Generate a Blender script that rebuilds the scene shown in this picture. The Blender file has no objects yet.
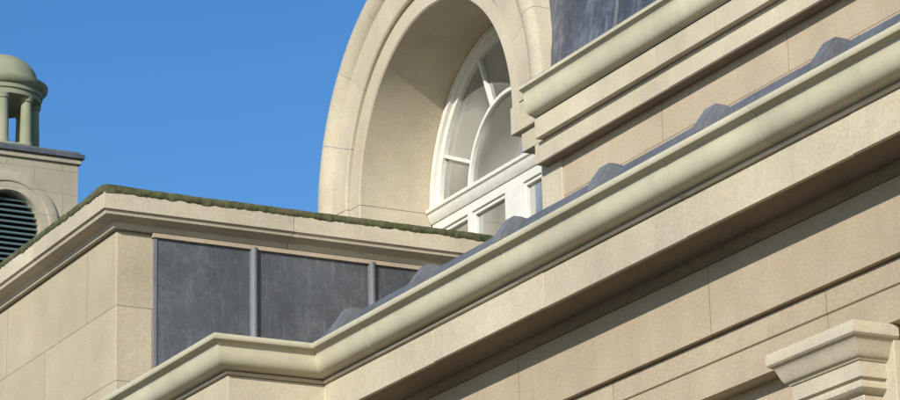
import bpy, bmesh, math, random
from mathutils import Vector, Matrix
random.seed(7)
D=bpy.data; S=bpy.context.scene
S.view_settings.view_transform='Standard'; S.view_settings.look='None'; S.view_settings.exposure=0

# ---------------------------------------------------------------- materials
def newmat(name):
    m=D.materials.new(name); m.use_nodes=True
    nt=m.node_tree; b=nt.nodes['Principled BSDF']
    return m,nt,b
def nd(nt,t,**k):
    n=nt.nodes.new(t)
    for a,v in k.items(): setattr(n,a,v)
    return n
def noise(nt,vec,scale,detail=4,rough=.6):
    n=nd(nt,'ShaderNodeTexNoise'); n.inputs['Scale'].default_value=scale
    n.inputs['Detail'].default_value=detail; n.inputs['Roughness'].default_value=rough
    nt.links.new(vec,n.inputs['Vector']); return n.outputs['Fac']
def ramp(nt,fac,p0,c0,p1,c1):
    r=nd(nt,'ShaderNodeValToRGB'); e=r.color_ramp.elements
    e[0].position=p0; e[0].color=(*c0,1) if len(c0)==3 else c0
    e[1].position=p1; e[1].color=(*c1,1) if len(c1)==3 else c1
    nt.links.new(fac,r.inputs[0]); return r.outputs[0]
def mix(nt,a,b,fac,mode='MIX'):
    m=nd(nt,'ShaderNodeMix',data_type='RGBA',blend_type=mode)
    for i,v in ((6,a),(7,b)):
        if isinstance(v,tuple): m.inputs[i].default_value=(*v,1)
        else: nt.links.new(v,m.inputs[i])
    if isinstance(fac,(int,float)): m.inputs[0].default_value=fac
    else: nt.links.new(fac,m.inputs[0])
    return m.outputs[2]
def scaled(nt,vec,s):
    m=nd(nt,'ShaderNodeMapping'); m.inputs['Scale'].default_value=s
    nt.links.new(vec,m.inputs['Vector']); return m.outputs[0]
def bump(nt,b,h,strength,dist):
    n=nd(nt,'ShaderNodeBump'); n.inputs['Strength'].default_value=strength
    n.inputs['Distance'].default_value=dist
    nt.links.new(h,n.inputs['Height']); nt.links.new(n.outputs[0],b.inputs['Normal'])

def stone(name,base,ashlar=None,grain=1.0,stain=.5,rough=.85,algae=0.0):
    m,nt,b=newmat(name)
    P=nd(nt,'ShaderNodeTexCoord').outputs['Object']
    big=noise(nt,P,1.3,5,.6); fine=noise(nt,P,60,3,.75); mid=noise(nt,P,9,5,.7)
    d=tuple(c*.82 for c in base); l=tuple(min(1,c*1.1) for c in base)
    c=ramp(nt,big,.3,d,.7,l)
    warm=(base[0]*1.03,base[1]*.93,base[2]*.80)
    c=mix(nt,c,warm,ramp(nt,mid,.48,(0,0,0),.75,(.6,.6,.6)))
    g=ramp(nt,fine,.32,(1-.26*grain,)*3,.68,(1+.0,)*3)
    c=mix(nt,c,g,1.0,'MULTIPLY')
    st=noise(nt,scaled(nt,P,(5,5,.5)),2.0,5,.65)
    c=mix(nt,c,(base[0]*.58,base[1]*.58,base[2]*.60),ramp(nt,st,.53,(0,0,0),.82,(stain,)*3))
    so=noise(nt,P,3.3,7,.75)
    c=mix(nt,c,(base[0]*.66,base[1]*.66,base[2]*.67),ramp(nt,so,.55,(0,0,0),.78,(stain*.7,)*3))
    sp=noise(nt,P,24,2,.5)
    c=mix(nt,c,tuple(x*.5 for x in base),ramp(nt,sp,.69,(0,0,0),.80,(.4*grain,)*3))
    if algae>0:
        al=noise(nt,P,2.2,6,.7)
        c=mix(nt,c,(.19,.215,.11),ramp(nt,al,.35,(algae*.4,)*3,.7,(algae,)*3))
    at=nd(nt,'ShaderNodeAttribute',attribute_name='tone')
    tm=nd(nt,'ShaderNodeMath',operation='ADD'); tm.inputs[1].default_value=1.0
    nt.links.new(at.outputs['Fac'],tm.inputs[0])
    c=mix(nt,c,tm.outputs[0],1.0,'MULTIPLY')
    h=fine
    if ashlar:
        w,r,ox,oz=ashlar
        sx=nd(nt,'ShaderNodeSeparateXYZ'); nt.links.new(P,sx.inputs[0])
        a=nd(nt,'ShaderNodeMath',operation='ADD'); nt.links.new(sx.outputs[0],a.inputs[0]); nt.links.new(sx.outputs[1],a.inputs[1])
        a2=nd(nt,'ShaderNodeMath',operation='ADD'); a2.inputs[1].default_value=ox+200*w; nt.links.new(a.outputs[0],a2.inputs[0])
        z2=nd(nt,'ShaderNodeMath',operation='ADD'); z2.inputs[1].default_value=oz+40*r; nt.links.new(sx.outputs[2],z2.inputs[0])
        cb=nd(nt,'ShaderNodeCombineXYZ'); nt.links.new(a2.outputs[0],cb.inputs[0]); nt.links.new(z2.outputs[0],cb.inputs[1])
        br=nd(nt,'ShaderNodeTexBrick'); nt.links.new(cb.outputs[0],br.inputs['Vector'])
        br.inputs['Scale'].default_value=1; br.inputs['Brick Width'].default_value=w; br.inputs['Row Height'].default_value=r
        br.inputs['Mortar Size'].default_value=.0045; br.inputs['Mortar Smooth'].default_value=.3
        br.inputs['Color1'].default_value=(1,1,1,1); br.inputs['Color2'].default_value=(.87,.86,.84,1)
        br.inputs['Mortar'].default_value=(.5,.46,.4,1)
        c=mix(nt,c,br.outputs['Color'],1.0,'MULTIPLY')
    nt.links.new(c,b.inputs['Base Color']); b.inputs['Roughness'].default_value=rough
    b.inputs['Specular IOR Level'].default_value=.2
    bump(nt,b,h,.3*grain,.005)
    return m

M_wall =stone('sandstone_ashlar',(.565,.465,.335),(1.75,.47,.55,.05),1.0,.38)
M_frieze=stone('sandstone_frieze',(.56,.46,.33),(2.3,1.0,.2,.5),1.0,.42)
M_block=stone('sandstone_ashlar_block',(.56,.485,.35),(1.9,.62,.3,.33),.9,.33)
M_trim =stone('sandstone_trim',(.59,.52,.385),None,.85,.33)
M_shade =stone('shaded_sandstone',(.24,.195,.14),None,.9,.5)  # darkened stone colour: under-cornice shade painted in
M_corn =stone('sandstone_cornice',(.56,.52,.375),None,.35,.3,.55)
M_pink =stone('sandstone_arch_reveal',(.50,.405,.30),None,1.0,.35)
M_tower=stone('sandstone_tower',(.52,.46,.355),(1.1,.45,.2,.1),.8,.5,.85,.2)
M_cup  =stone('weathered_cupola_stone',(.38,.38,.28),None,.8,.6,.85,.6)

def leadmat(name,base,contrast,metal=.2,rough=.55,patch=.6,hi=(.36,.37,.38),bmp=.6):
    m,nt,b=newmat(name)
    P=nd(nt,'ShaderNodeTexCoord').outputs['Object']
    a=noise(nt,scaled(nt,P,(1,1,.6)),1.6,6,.65)
    c=ramp(nt,a,.30,tuple(x*(1-contrast) for x in base),.72,tuple(x*(1+contrast*.6) for x in base))
    s=noise(nt,scaled(nt,P,(7,7,.8)),2.0,8,.8)
    c=mix(nt,c,hi,ramp(nt,s,.52,(0,0,0),.9,(patch*1.2,)*3))
    q=noise(nt,P,2.2,9,.85)
    c=mix(nt,c,hi,ramp(nt,q,.48,(0,0,0),.8,(patch*.8,)*3))
    f=noise(nt,P,45,3,.7)
    c=mix(nt,c,hi,ramp(nt,f,.58,(0,0,0),.78,(.4,.4,.4)))
    nt.links.new(c,b.inputs['Base Color'])
    b.inputs['Roughness'].default_value=rough
    b.inputs['Metallic'].default_value=metal
    w=noise(nt,P,3.0,2,.5)
    if bmp: bump(nt,b,w,bmp,.03)
    return m
M_lead=leadmat('lead_sheet',(.10,.108,.12),.35,.25,.42,.5,(.38,.40,.42))
M_lead2=leadmat('lead_roofing',(.10,.11,.13),.5,.25,.42,.8,(.42,.44,.47))
M_lead3=leadmat('lead_flashing',(.11,.116,.125),.3,.0,.7,.4,(.36,.37,.38),0)
M_lead4=leadmat('lead_roll_metal',(.15,.155,.165),.3,.0,.6,.4,(.36,.37,.38),0)

m,nt,b=newmat('cream_gloss_paint'); P=nd(nt,'ShaderNodeTexCoord').outputs['Object']
nt.links.new(ramp(nt,noise(nt,P,12,4),.3,(.64,.62,.55),.7,(.74,.72,.66)),b.inputs['Base Color']); b.inputs['Roughness'].default_value=.4; M_white=m
m,nt,b=newmat('window_glass'); P=nd(nt,'ShaderNodeTexCoord').outputs['Object']
nt.links.new(ramp(nt,noise(nt,P,1.1,1),.40,(.09,.095,.09),.62,(.32,.32,.29)),b.inputs['Base Color'])
b.inputs['Roughness'].default_value=.03; b.inputs['Specular IOR Level'].default_value=1; b.inputs['IOR'].default_value=2.0
b.inputs['Coat Weight'].default_value=1; b.inputs['Coat Roughness'].default_value=.02; M_glass=m
bump(nt,b,noise(nt,P,1.2,1),.15,.02)
m,nt,b=newmat('moss'); P=nd(nt,'ShaderNodeTexCoord').outputs['Object']
c=ramp(nt,noise(nt,P,16,5,.7),.35,(.035,.042,.016),.7,(.13,.14,.055))
c=mix(nt,c,(.17,.13,.08),ramp(nt,noise(nt,P,3,4),.48,(0,0,0),.72,(.65,.65,.65)))
nt.links.new(c,b.inputs['Base Color']); b.inputs['Roughness'].default_value=1; bump(nt,b,noise(nt,P,60,3),.6,.01); M_moss=m
m,nt,b=newmat('louvre_paint'); b.inputs['Base Color'].default_value=(.12,.19,.20,1); b.inputs['Roughness'].default_value=.5; M_louv=m
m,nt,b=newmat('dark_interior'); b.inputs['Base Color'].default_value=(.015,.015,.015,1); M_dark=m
m,nt,b=newmat('paving'); P=nd(nt,'ShaderNodeTexCoord').outputs['Object']
nt.links.new(ramp(nt,noise(nt,P,2,5),.3,(.05,.048,.045),.7,(.09,.086,.08)),b.inputs['Base Color']); b.inputs['Roughness'].default_value=.9; M_ground=m

# ---------------------------------------------------------------- mesh builder
class MB:
    def __init__(s): s.v=[]; s.f=[]; s.t=[]
    def add(s,vs,fs,tone=0.0):
        o=len(s.v); s.v+= [tuple(p) for p in vs]
        for f in fs: s.f.append([i+o for i in f]); s.t.append(tone)
    def box(s,x0,x1,y0,y1,z0,z1,tone=0.0):
        vs=[(x,y,z) for x in (x0,x1) for y in (y0,y1) for z in (z0,z1)]
        s.add(vs,[(0,1,3,2),(4,6,7,5),(0,4,5,1),(2,3,7,6),(0,2,6,4),(1,5,7,3)],tone)
    def loft(s,rings,tone=0.0,closed=False,cap=True):
        n=len(rings[0]); vs=[p for r in rings for p in r]; fs=[]
        R=len(rings)
        for i in range(R if closed else R-1):
            j=(i+1)%R
            for k in range(n):
                l=(k+1)%n; fs.append((i*n+k,i*n+l,j*n+l,j*n+k))
        if cap and not closed:
            fs.append(tuple(range(n))); fs.append(tuple(range((R-1)*n,R*n))[::-1])
        s.add(vs,fs,tone)
    def sweep(s,path,prof,tone=0.0,dz=0,do=0):
        rings=[]
        for i,p in enumerate(path):
            p=Vector(p)
            ns=[]
            if i>0: d=(p-Vector(path[i-1])).normalized(); ns.append(Vector((-d.y,d.x)))
            if i<len(path)-1: d=(Vector(path[i+1])-p).normalized(); ns.append(Vector((-d.y,d.x)))
            if len(ns)==2:
                m=(ns[0]+ns[1]); m=m/ (1+ns[0].dot(ns[1]))
            else: m=ns[0]
            rings.append([(p.x+m.x*(o+do),p.y+m.y*(o+do),z+dz) for o,z in prof])
        s.loft(rings,tone)
    def arc(s,fmap,cu,cz,prof,a0,a1,n,tone=0.0):
        rings=[]
        for i in range(n+1):
            a=math.radians(a0+(a1-a0)*i/n)
            rings.append([fmap(cu+r*math.cos(a),cz+r*math.sin(a),d) for r,d in prof])
        s.loft(rings,tone)
    def lathe(s,cx,cy,prof,n=48,tone=0.0):
        rings=[]
        for i in range(n):
            a=2*math.pi*i/n
            rings.append([(cx+r*math.cos(a),cy+r*math.sin(a),z) for r,z in prof])
        s.loft(rings,tone,closed=True)
    def make(s,name,mat,parent,bevel=0,smooth=32):
        me=D.meshes.new(name); me.from_pydata(s.v,[],s.f)
        at=me.attributes.new('tone','FLOAT','FACE'); at.data.foreach_set('value',s.t)
        bm=bmesh.new(); bm.from_mesh(me)
        bmesh.ops.recalc_face_normals(bm,faces=bm.faces)
        th=math.radians(smooth)
        for e in bm.edges:
            e.smooth = (len(e.link_faces)==2 and e.calc_face_angle(3)<th)
        for f in bm.faces: f.smooth=True
        bm.to_mesh(me); bm.free()
        me.materials.append(mat)
        o=D.objects.new(name,me); S.collection.objects.link(o); o.parent=parent
        if bevel:
            b=o.modifiers.new('b','BEVEL'); b.width=bevel; b.segments=2; b.limit_method='ANGLE'; b.angle_limit=math.radians(50)
            b.harden_normals=False
        return o
def empty(name):
    e=D.objects.new(name,None); S.collection.objects.link(e); return e
def tn(a=.07): return random.uniform(-a,a)

G=-1.6
bld=empty('stone_building')

# ---------------------------------------------------------------- main entablature
YW=9.55; XR=-19.23; YB=8.79
def cyma(o0,z0,o1,z1,n=12,k=.85):
    out=[]
    for i in range(n+1):
        t=i/n; out.append((o0+(o1-o0)*t, z0+(z1-z0)*(t-math.sin(2*math.pi*t)/(2*math.pi)*k)))
    return out
def bez(p0,p1,p2,n):
    return [tuple((1-t)**2*a+2*t*(1-t)*b+t*t*c for a,b,c in zip(p0,p1,p2)) for t in [i/n for i in range(n+1)]]
def roundlip(o0,z0,o1,z1):
    w=o0-o1; h=z0-z1; mid=(o0-.27*w,z0-.27*h)
    return bez((o0,z0),(o0-.26*w,z0-.02*h),mid,6)+bez(mid,(o0-.24*w,z0-1.02*h),(o1,z1),14)[1:]
gutter=[(-.03,5.27),(-.03,5.485),(.52,5.485),(.545,5.48),(.55,5.472),(.55,5.448),(.545,5.440),(.53,5.438)]+roundlip(.528,5.436,.40,5.272)+[(.395,5.268)]
fillet=[(-.03,5.235),(-.03,5.262),(.375,5.262),(.385,5.255),(.385,5.242),(.375,5.235)]
corona=[(-.03,5.0),(-.03,5.232),(.36,5.232),(.36,5.0),(.33,5.0),(.33,5.015),(.10,5.015),(.10,5.0)]
bedm=[(-.03,4.93),(-.03,4.995),(.10,4.995),(.095,4.97),(.075,4.945),(.06,4.93)]
def run(mb,prof,step,off,gap=.004,jit=.0015,ta=.06,joints=None):
    mb.sweep([(-17.95+off,YW),(XR,YW),(XR,YB),(-20.15-off,YB)],prof,tn(ta))
    x=-17.95+off+gap; js=list(joints or [])
    while x<6:
        x2=js.pop(0) if js else x+step*random.uniform(.93,1.07)
        mb.sweep([(x2,YW),(x,YW)],prof,tn(ta),random.uniform(-jit,jit),random.uniform(-jit,jit)); x=x2+gap
    x=-20.15-off-gap
    while x>-44:
        x2=x-step
        mb.sweep([(x,YB),(x2,YB)],prof,tn(ta),random.uniform(-jit,jit),random.uniform(-jit,jit)); x=x2-gap
g=MB(); run(g,gutter,2.35,0,.006,.0025,.05,[-16.0,-14.0,-13.06,-11.1]); g.make('cornice_gutter_moulding',M_corn,bld,0,40)
g=MB(); run(g,fillet,2.35,0,.003,.0015,.04,[-16.0,-14.0,-13.06,-11.1]); g.make('cornice_fillet',M_trim,bld)
g=MB(); run(g,corona,1.6,.75,.005,.002,.08); g.make('cornice_corona',M_trim,bld,.004)
full=[(6,YW),(XR,YW),(XR,YB),(-44,YB)]
g=MB(); g.sweep(full,[(.103,5.004),(.327,5.004),(.327,5.011),(.103,5.011)]); g.make('cornice_soffit_shade',M_shade,bld)  # thin dark sheet added to paint deeper shade under the corona
g=MB(); run(g,bedm,1.6,.3,.003); g.make('cornice_bed_moulding',M_shade,bld)  # real moulding, its colour darkened to deepen the cornice shadow
g=MB(); g.sweep(full,[(-.4,4.51),(-.4,4.93),(.05,4.93),(.05,4.51)]); g.make('frieze',M_frieze,bld,.003)
g=MB(); g.sweep(full,[(-.4,4.17),(-.4,4.507),(.012,4.507),(.012,4.365),(-.002,4.357),(-.002,4.17)]); g.make('architrave',M_frieze,bld,.004)
g=MB(); g.sweep(full,[(-.45,G),(-.45,4.17),(-.13,4.17),(-.13,G)]); g.make('lower_wall',M_wall,bld)
g=MB(); g.sweep(full,[(-.4,4.9),(-.4,5.25),(-.02,5.25),(-.02,4.9)]); g.make('cornice_core',M_dark,bld)

# pilasters with capitals
pm=MB(); pc=MB(); pb=MB()
for k in range(-1,6):
    xc=-13.05+3.4*k
    if xc<-18: continue
    xr,xl=xc+.27,xc-.27
    p=[(xr,9.60),(xr,9.45),(xl,9.45),(xl,9.60)]
    pm.box(xl,xr,9.45,9.66,G,3.80)
    cap=[(-.04,3.80),(-.04,4.165),(.145,4.165),(.15,4.155),(.15,4.10),(.14,4.09)]+cyma(.138,4.088,.065,3.985,8)+[(.06,3.975),(.05,3.97),(.05,3.885),(.03,3.88),(.03,3.865),(.045,3.85),(.045,3.83),(.03,3.815),(.0,3.80)]
    pc.sweep(p,cap,.04)
    pb.box(xc-.52,xc+.40,9.575,9.70,G,4.166)
pm.make('pilaster_shafts',M_trim,bld,.005); pc.make('pilaster_capitals',M_trim,bld); pb.make('pilaster_backing',M_trim,bld,.004)

# ---------------------------------------------------------------- lead gutter lining & roof
g=MB()
prof=[(-.1,5.45),(-.1,5.618),(.30,5.622),(.388,5.620),(.398,5.613),(.490,5.507),(.505,5.490),(.44,5.487)]
def leadbay(x0,x1,y):
    n=6; rings=[]
    for i in range(n+1):
        x=x0+(x1-x0)*i/n; w=random.uniform(-.001,.001)
        rings.append([(x,y-o-(w if 3<=k<=5 else 0),z+(w if 2<=k<=5 else 0)) for k,(o,z) in enumerate(prof)])
    g.loft(rings,0)
leadbay(-18.697,-18.345,YW)
x=-18.34
while x<5: leadbay(x,x+1.183,YW); x+=1.185
g.sweep([(XR+.3,YW),(XR,YW),(XR,YB),(-44,YB)],[(-.1,5.45),(-.1,5.495),(.50,5.493),(.51,5.488),(.44,5.487)])
g.make('lead_gutter_lining',M_lead3,bld,0,20)
g=MB(); g.box(-21.6,6,9.62,12.2,5.3,5.57); g.box(-44,-19.4,8.9,12.2,5.3,5.46)
g.make('lead_flat_roof',M_lead,bld)
g=MB()
xr=-18.34
while xr<5:
    w=.05
    sec=[(9.016,5.489),(9.016,5.532),(9.024,5.542),(9.105,5.652),(9.120,5.658),(9.185,5.658),(9.185,5.60),(9.17,5.60),(9.06,5.489)]
    g.loft([[(xr+dx,y,z) for y,z in sec] for dx in (-w,w)])
    g.loft([[(xr+dx,y+.012,z-.012) for y,z in sec] for dx in (w+.0005,w+.022)])
    xr+=1.185
g.make('lead_rolls',M_lead4,bld,0,5)

# ---------------------------------------------------------------- side block with parapet
XS=-21.66; YS=8.70
g=MB(); g.box(-44,XS,YS,12.1,5.45,7.12); g.make('side_block_walls',M_block,bld,.006)
g=MB()
cp=[(-.3,7.125),(-.3,7.40),(.16,7.40),(.185,7.39),(.185,7.235),(.165,7.23),(.155,7.20),(.11,7.19),(.05,7.17),(.04,7.125)]
g.sweep([(XS,10.2),(XS,YS),(-23.1,YS)],cp,tn())
g.sweep([(XS,12.08),(XS,10.204)],cp,tn())
x=-23.104
while x>-44: g.sweep([(x,YS),(x-1.5,YS)],cp,tn()); x-=1.504
g.make('parapet_coping',M_trim,bld,.003)
g=MB()
def mossrun(p0,p1,n,a):
    rings=[]; s=[0,0,0]
    d=Vector((p1[0]-p0[0],p1[1]-p0[1])).normalized(); nx,ny=-d.y,d.x
    for i in range(n+1):
        t=i/n; px=p0[0]+(p1[0]-p0[0])*t; py=p0[1]+(p1[1]-p0[1])*t
        s=[.72*q+random.uniform(-.0016,.0016) for q in s]
        rings.append([(px+nx*o,py+ny*o,z) for o,z in ((-.2,7.39),(-.2,7.425),(.05,7.436+s[0]),(.17,7.434+s[0]*a),(.195+s[1]*a,7.420+s[0]),(.192+s[1]*a,7.370+s[2]*a*3),(.17,7.362))])
    g.loft(rings)
mossrun((XS,12.08),(XS,YS-.192),260,1.2); mossrun((XS+.192,YS),(-44,YS),1300,1.2)
g.make('moss_on_parapet',M_moss,bld,0,80)
# lead cladding
g=MB()
for y0,y1 in ((9.045,9.875),(9.925,10.965),(11.015,12.07)):
    n=14; rings=[]
    for i in range(n+1):
        y=y0+(y1-y0)*i/n; bul=.014*math.sin(math.pi*i/n)+random.uniform(0,.001)
        rings.append([(XS+.002,y,5.45),(XS+.018+bul,y,5.45),(XS+.020+bul*.6,y,6.4),(XS+.018,y,7.115),(XS+.002,y,7.115)])
    g.loft(rings,0)
g.make('lead_cladding_panels',M_lead,bld,0,60)
g=MB()
for y in (9.90,10.99):
    g.loft([[(XS+.002,y-.033,z),(XS+.03,y-.033,z),(XS+.06,y-.018,z),(XS+.065,y,z),(XS+.06,y+.018,z),(XS+.03,y+.033,z),(XS+.002,y+.033,z)] for z in (5.45,7.10)])
g.box(XS+.002,XS+.03,9.015,9.04,5.45,7.115)
g.make('lead_cladding_rolls',M_lead4,bld,0,50)
g=MB(); g.box(XS+.002,XS+.045,9.0,12.07,7.085,7.122); g.make('lead_cladding_flashing',M_pink,bld)

# ---------------------------------------------------------------- arched dormer
XC=-22.58; ZC=8.45; RI=1.47; RO=2.2
fy=lambda u,z,d:(u,d,z)
g=MB()
inner=[(RI,12.86),(RI,12.115),(RI+.012,12.10),(1.66,12.10),(1.66,12.86)]
outer=[(1.662,12.86),(1.662,12.07),(1.675,12.055),(1.94,12.045),(1.955,12.02),(2.0,11.985),(2.06,11.972),(2.12,11.98),(2.165,12.01),(2.175,12.04),(2.175,12.86)]
na=9
for i in range(na):
    a0=180*i/na+.06; a1=180*(i+1)/na-.06
    t=tn(.06); g.arc(fy,XC,ZC,outer,a0,a1,12,t)
for i in range(5):
    g.arc(fy,XC,ZC,inner,36*i+.02,36*(i+1)-.02,20,tn(.03))
for z0,z1 in ((7.75,8.445),(6.9,7.745),(5.5,6.895)):
    t=tn(.05)
    for pr in (inner,outer): g.loft([[(XC-r,d,z) for r,d in pr] for z in (z0,z1)],t)
g.make('arch_archivolt',M_trim,bld,0,30)
g=MB(); rv=[(RI+.01,12.88),(RI+.01,14.2),(2.14,14.2),(2.14,12.88)]
g.arc(fy,XC,ZC,rv,0,180,48)
g.box(XC-2.14,XC-RI-.01,12.88,14.2,5.5,ZC-.003)
g.box(XC+RI+.01,XC+2.14,12.88,14.2,5.5,ZC-.003)
g.make('dormer_body',M_pink,bld)
g=MB(); g.arc(fy,XC,ZC,[(2.143,12.87),(2.143,14.2),(2.165,14.2),(2.165,12.87)],0,180,48); g.make('dormer_lead_barrel_roof',M_lead2,bld)
g=MB()
g.box(-21.07,-20.38,12.06,13.0,8.20,ZC-.004,.02); g.box(-20.96,-20.38,12.10,13.0,8.02,8.197,-.03)
g.box(-20.72,-20.38,12.14,14.0,5.4,8.017,-.03)
g.make('arch_impost',M_trim,bld,.006)

# window
g=MB(); YWN=12.86
g.arc(fy,XC,ZC,[(1.40,YWN-.02),(1.465,YWN-.02),(1.465,YWN+.12),(1.40,YWN+.12)],0,180,48)
g.arc(fy,XC,ZC,[(1.34,YWN+.02),(1.402,YWN+.02),(1.402,YWN+.10),(1.34,YWN+.10)],0,180,48)
g.arc(fy,XC,ZC,[(.755,YWN+.03),(.792,YWN+.03),(.792,YWN+.10),(.755,YWN+.10)],0,180,40)
for a in (22.5,67.5,112.5,157.5):
    a=math.radians(a); ca,sa=math.cos(a),math.sin(a); w=.016
    pts=[]
    for r in (.79,1.345):
        for s in (-1,1): pts.append((XC+r*ca-s*w*sa, ZC+r*sa+s*w*ca))
    q=[pts[0],pts[2],pts[3],pts[1]]
    g.loft([[(x,YWN+.03,z) for x,z in q],[(x,YWN+.10,z) for x,z in q]])
g.sweep([(XC+1.7,YWN+.1),(XC-1.465,YWN+.1)],[(0,8.34),(0,8.50),(.08,8.50),(.10,8.49),(.15,8.48),(.16,8.465),(.16,8.44),(.14,8.43),(.13,8.38),(.10,8.34)])
g.sweep([(XC+1.7,YWN+.1),(XC-1.465,YWN+.1)],[(0,8.25),(0,8.337),(.09,8.337),(.09,8.25)])
g.box(XC-1.465,XC-1.38,YWN-.01,YWN+.1,6.9,8.25)
g.box(XC-.02,XC+.28,YWN-.01,YWN+.1,6.9,8.25)
g.box(XC-.75,XC-.68,YWN+.0,YWN+.1,6.9,8.25); g.box(XC+.95,XC+1.04,YWN,YWN+.1,6.9,8.25)
g.box(XC-1.38,XC+1.7,YWN+.02,YWN+.09,7.25,7.36)
for x0,x1 in ((XC-1.38,XC-.75),(XC-.68,XC-.02),(XC+.28,XC+.95),(XC+1.04,XC+1.6)):
    g.box(x0,x0+.028,YWN+.03,YWN+.085,7.37,8.25); g.box(x1-.028,x1,YWN+.03,YWN+.085,7.37,8.25)
    g.box(x0+.029,x1-.029,YWN+.03,YWN+.085,8.215,8.249); g.box(x0+.029,x1-.029,YWN+.03,YWN+.085,7.37,7.41)
g.make('arched_window_frame',M_white,bld,.004)
g=MB(); pts=[(XC+1.36*math.cos(math.pi*i/40),ZC+1.36*math.sin(math.pi*i/40)) for i in range(41)]
g.loft([[(x,YWN+.07,z) for x,z in pts],[(x,YWN+.08,z) for x,z in pts]])
g.box(XC-1.4,XC+1.7,YWN+.065,YWN+.075,6.9,8.28)
g.make('arched_window_glass',M_glass,bld)

# ---------------------------------------------------------------- attic wall, upper cornice, lead mansard
YA=12.15; XA=-20.70
g=MB(); g.box(-20.37,6,YA,12.6,5.4,8.0); g.box(XA,-20.372,YA+.003,12.6,5.4,7.9); g.make('attic_wall',M_wall,bld,.004)
uc=[(-.05,8.16),(-.05,8.43),(.31,8.43),(.33,8.42),(.33,8.39),(.315,8.385)]+roundlip(.313,8.383,.20,8.175)+[(.195,8.165)]
uf=[(-.05,7.98),(-.05,8.155),(.185,8.155),(.185,7.98)]
ub=[(-.05,7.80),(-.05,7.975),(.12,7.975),(.12,7.80)]
def urun(prof,x0,step,name,mat):
    g=MB(); x=x0
    while x<6:
        x2=x+step; g.sweep([(x2,YA),(x,YA)],prof,tn(.06),random.uniform(-.0015,.0015)); x=x2+.004
    g.make(name,mat,bld,.003 if prof is not uc else 0,40)
urun(uc,-20.5,2.3,'upper_cornice_moulding',M_corn); urun(uf,-20.5,1.9,'upper_cornice_corona',M_trim); urun(ub,-20.62,2.1,'upper_cornice_band',M_trim)
g=MB(); g.sweep([(6,YA),(-20.60,YA)],[(.004,7.790),(.004,7.797),(.117,7.797),(.117,7.790)]); g.make('upper_cornice_soffit_shade',M_shade,bld)  # added dark sheet, painted shade beneath the upper band
def roofy(z): return YA-.09+(z-8.44)*.16
def roofx(z):
    h=z-ZC; return XC+math.sqrt(max(0,1.95**2-h*h))
g=MB(); rings=[]
for i in range(26):
    z=8.436+(11.0-8.436)*i/25; y=roofy(z); x0=roofx(z)
    row=[(x0+(6-x0)*k/30,y+random.uniform(-.006,.006),z) for k in range(31)]
    rings.append(row+[(6,y+.12,z),(x0,y+.12,z)])
g.loft(rings); g.make('lead_mansard_roof',M_lead2,bld,0,60)
g=MB()
x=-19.35
while x<6:
    g.loft([[(x+.022*math.cos(a),roofy(z)-.022*math.sin(a)-.002,z) for a in [math.pi*i/6 for i in range(7)]] for z in (8.45,10.98)])
    x+=.8
g.sweep([(6,YA),(-20.42,YA)],[(.10,8.432),(.10,8.50),(.14,8.475),(.30,8.445),(.315,8.432)])
g.make('lead_mansard_rolls',M_lead3,bld)

# ---------------------------------------------------------------- cupola tower
tw=empty('cupola_tower')
TX=-50.0; TY0,TY1=16.70,19.30; TX0=-52.4; TC=(TX-.95,18.08)
fx=lambda u,z,d:(d,u,z)
AY,AZ=17.95,16.32
g=MB()
ri=.62
g.box(TX0,TX-.35,TY0,TY1,G,17.60)
pts=[(AY+ri*math.cos(math.pi*i/24),AZ+ri*math.sin(math.pi*i/24)) for i in range(25)]
for i in range(24):
    (ya,za),(yb,zb)=pts[i],pts[i+1]
    g.loft([[(d,ya,za),(d,ya,17.60),(d,yb,17.60),(d,yb,zb)] for d in (TX-.35,TX)])
g.box(TX-.35,TX,AY+ri,TY1,14.5,17.60); g.box(TX-.35,TX,TY0,AY-ri,14.5,17.60); g.box(TX-.35,TX,TY0,TY1,G,14.497)
g.make('tower_base',M_tower,tw)
g=MB()
g.arc(fx,AY,AZ,[(.63,TX-.01),(.63,TX+.03),(.78,TX+.035),(.80,TX+.06),(.93,TX+.07),(.97,TX+.05),(.97,TX-.01)],0,180,36)
for s in (-1,1): g.box(TX-.01,TX+.05,min(AY+s*.63,AY+s*.97),max(AY+s*.63,AY+s*.97),14.5,AZ-.003)
g.make('tower_archivolt',M_tower,tw)
g=MB()
z=14.6
while z<AZ+ri-.06:
    hw=ri if z<AZ else math.sqrt(max(.01,ri*ri-(z-AZ)**2))
    g.loft([[(TX-.25,y,z+.06),(TX-.24,y,z+.075),(TX-.12,y,z),(TX-.13,y,z-.015)] for y in (AY-hw,AY+hw)])
    z+=.105
g.make('tower_louvres',M_louv,tw)
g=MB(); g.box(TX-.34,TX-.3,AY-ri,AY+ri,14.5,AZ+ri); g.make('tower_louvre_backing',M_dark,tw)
def ring(z0,z1,o,mat,name,bev=.01):
    g=MB(); g.box(TX0-o,TX+o,TY0-o,TY1+o,z0,z1); g.make(name,mat,tw,bev)
ring(17.603,17.70,.05,M_tower,'tower_string'); ring(17.703,17.79,.10,M_lead,'tower_lead_ledge'); ring(17.793,17.85,.03,M_lead3,'tower_lead_top')
g=MB()
g.lathe(*TC,[(.01,17.853),(.82,17.853),(.82,17.93),(.78,17.95),(.01,17.95)])
for i in range(8):
    a=math.radians(22.5+45*i+8); cx=TC[0]+.64*math.cos(a); cy=TC[1]+.64*math.sin(a)
    g.lathe(cx,cy,[(.01,17.95),(.14,17.95),(.14,18.0),(.12,18.02),(.115,18.05),(.11,18.4),(.098,18.82),(.12,18.84),(.13,18.89),(.14,18.92),(.01,18.92)],20)
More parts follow.
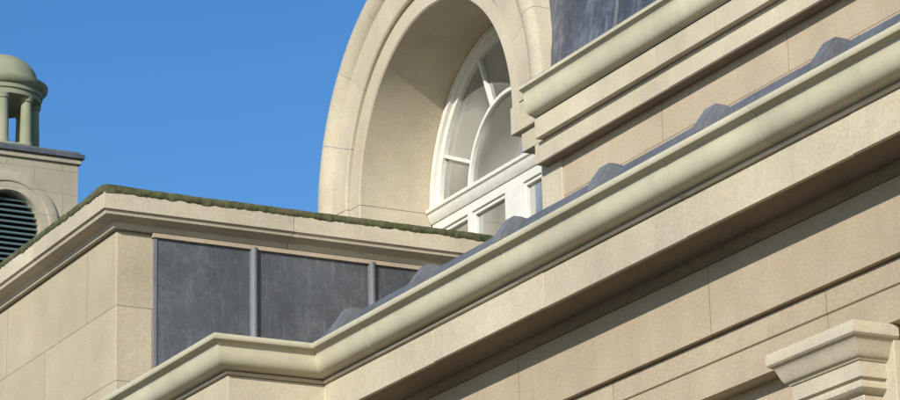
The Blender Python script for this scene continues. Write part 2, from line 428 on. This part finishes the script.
g.lathe(*TC,[(.01,18.92),(.77,18.92),(.77,19.02),(.80,19.03),(.80,19.11),(.84,19.13),(.89,19.19),(.90,19.25),(.86,19.27),(.74,19.30),(.01,19.30)],64)
g.make('cupola_colonnade',M_cup,tw)
g=MB()
pr=[(.01,19.30),(.72,19.30),(.72,19.35)]
for i in range(1,15):
    t=math.pi/2*i/14; pr.append((max(.012,.70*math.cos(t)),19.35+.54*math.sin(t)))
g.lathe(*TC,pr,64)
g.make('cupola_dome',M_cup,tw)

# ---------------------------------------------------------------- ground
g=MB(); g.box(-1500,1500,-1500,1500,G-.2,G); g.make('ground',M_ground,None)

# ---------------------------------------------------------------- light
L=Vector((.562,-.714,.418)).normalized()
el=math.asin(L.z); rot=math.atan2(L.x,L.y)
w=D.worlds.new('World'); S.world=w; w.use_nodes=True
nt=w.node_tree; bg=nt.nodes['Background']
sk=nt.nodes.new('ShaderNodeTexSky'); sk.sky_type='NISHITA'; sk.sun_disc=False
sk.sun_elevation=el; sk.sun_rotation=rot; sk.air_density=1.0; sk.dust_density=.3; sk.ozone_density=2.5
hs=nt.nodes.new('ShaderNodeHueSaturation'); hs.inputs['Saturation'].default_value=1.32; hs.inputs['Hue'].default_value=.507
nt.links.new(sk.outputs[0],hs.inputs['Color']); nt.links.new(hs.outputs[0],bg.inputs[0]); bg.inputs[1].default_value=.135
sl=D.lights.new('sun','SUN'); sl.energy=5.0; sl.angle=math.radians(.5); sl.color=(1,.96,.88)
so=D.objects.new('sun',sl); S.collection.objects.link(so); so.rotation_euler=(-L).to_track_quat('-Z','Y').to_euler()

# ---------------------------------------------------------------- camera
cam=D.cameras.new('camera'); co=D.objects.new('camera',cam); S.collection.objects.link(co); S.camera=co
cam.sensor_width=36; cam.lens=120; cam.clip_end=5000
X=Vector((.4704,.2763,.8380)).normalized(); Y=Vector((.8820,-.1202,-.4554)); Y=(Y-X*Y.dot(X)).normalized(); Z=X.cross(Y)
co.matrix_world=Matrix((X,Y,Z)).to_4x4()
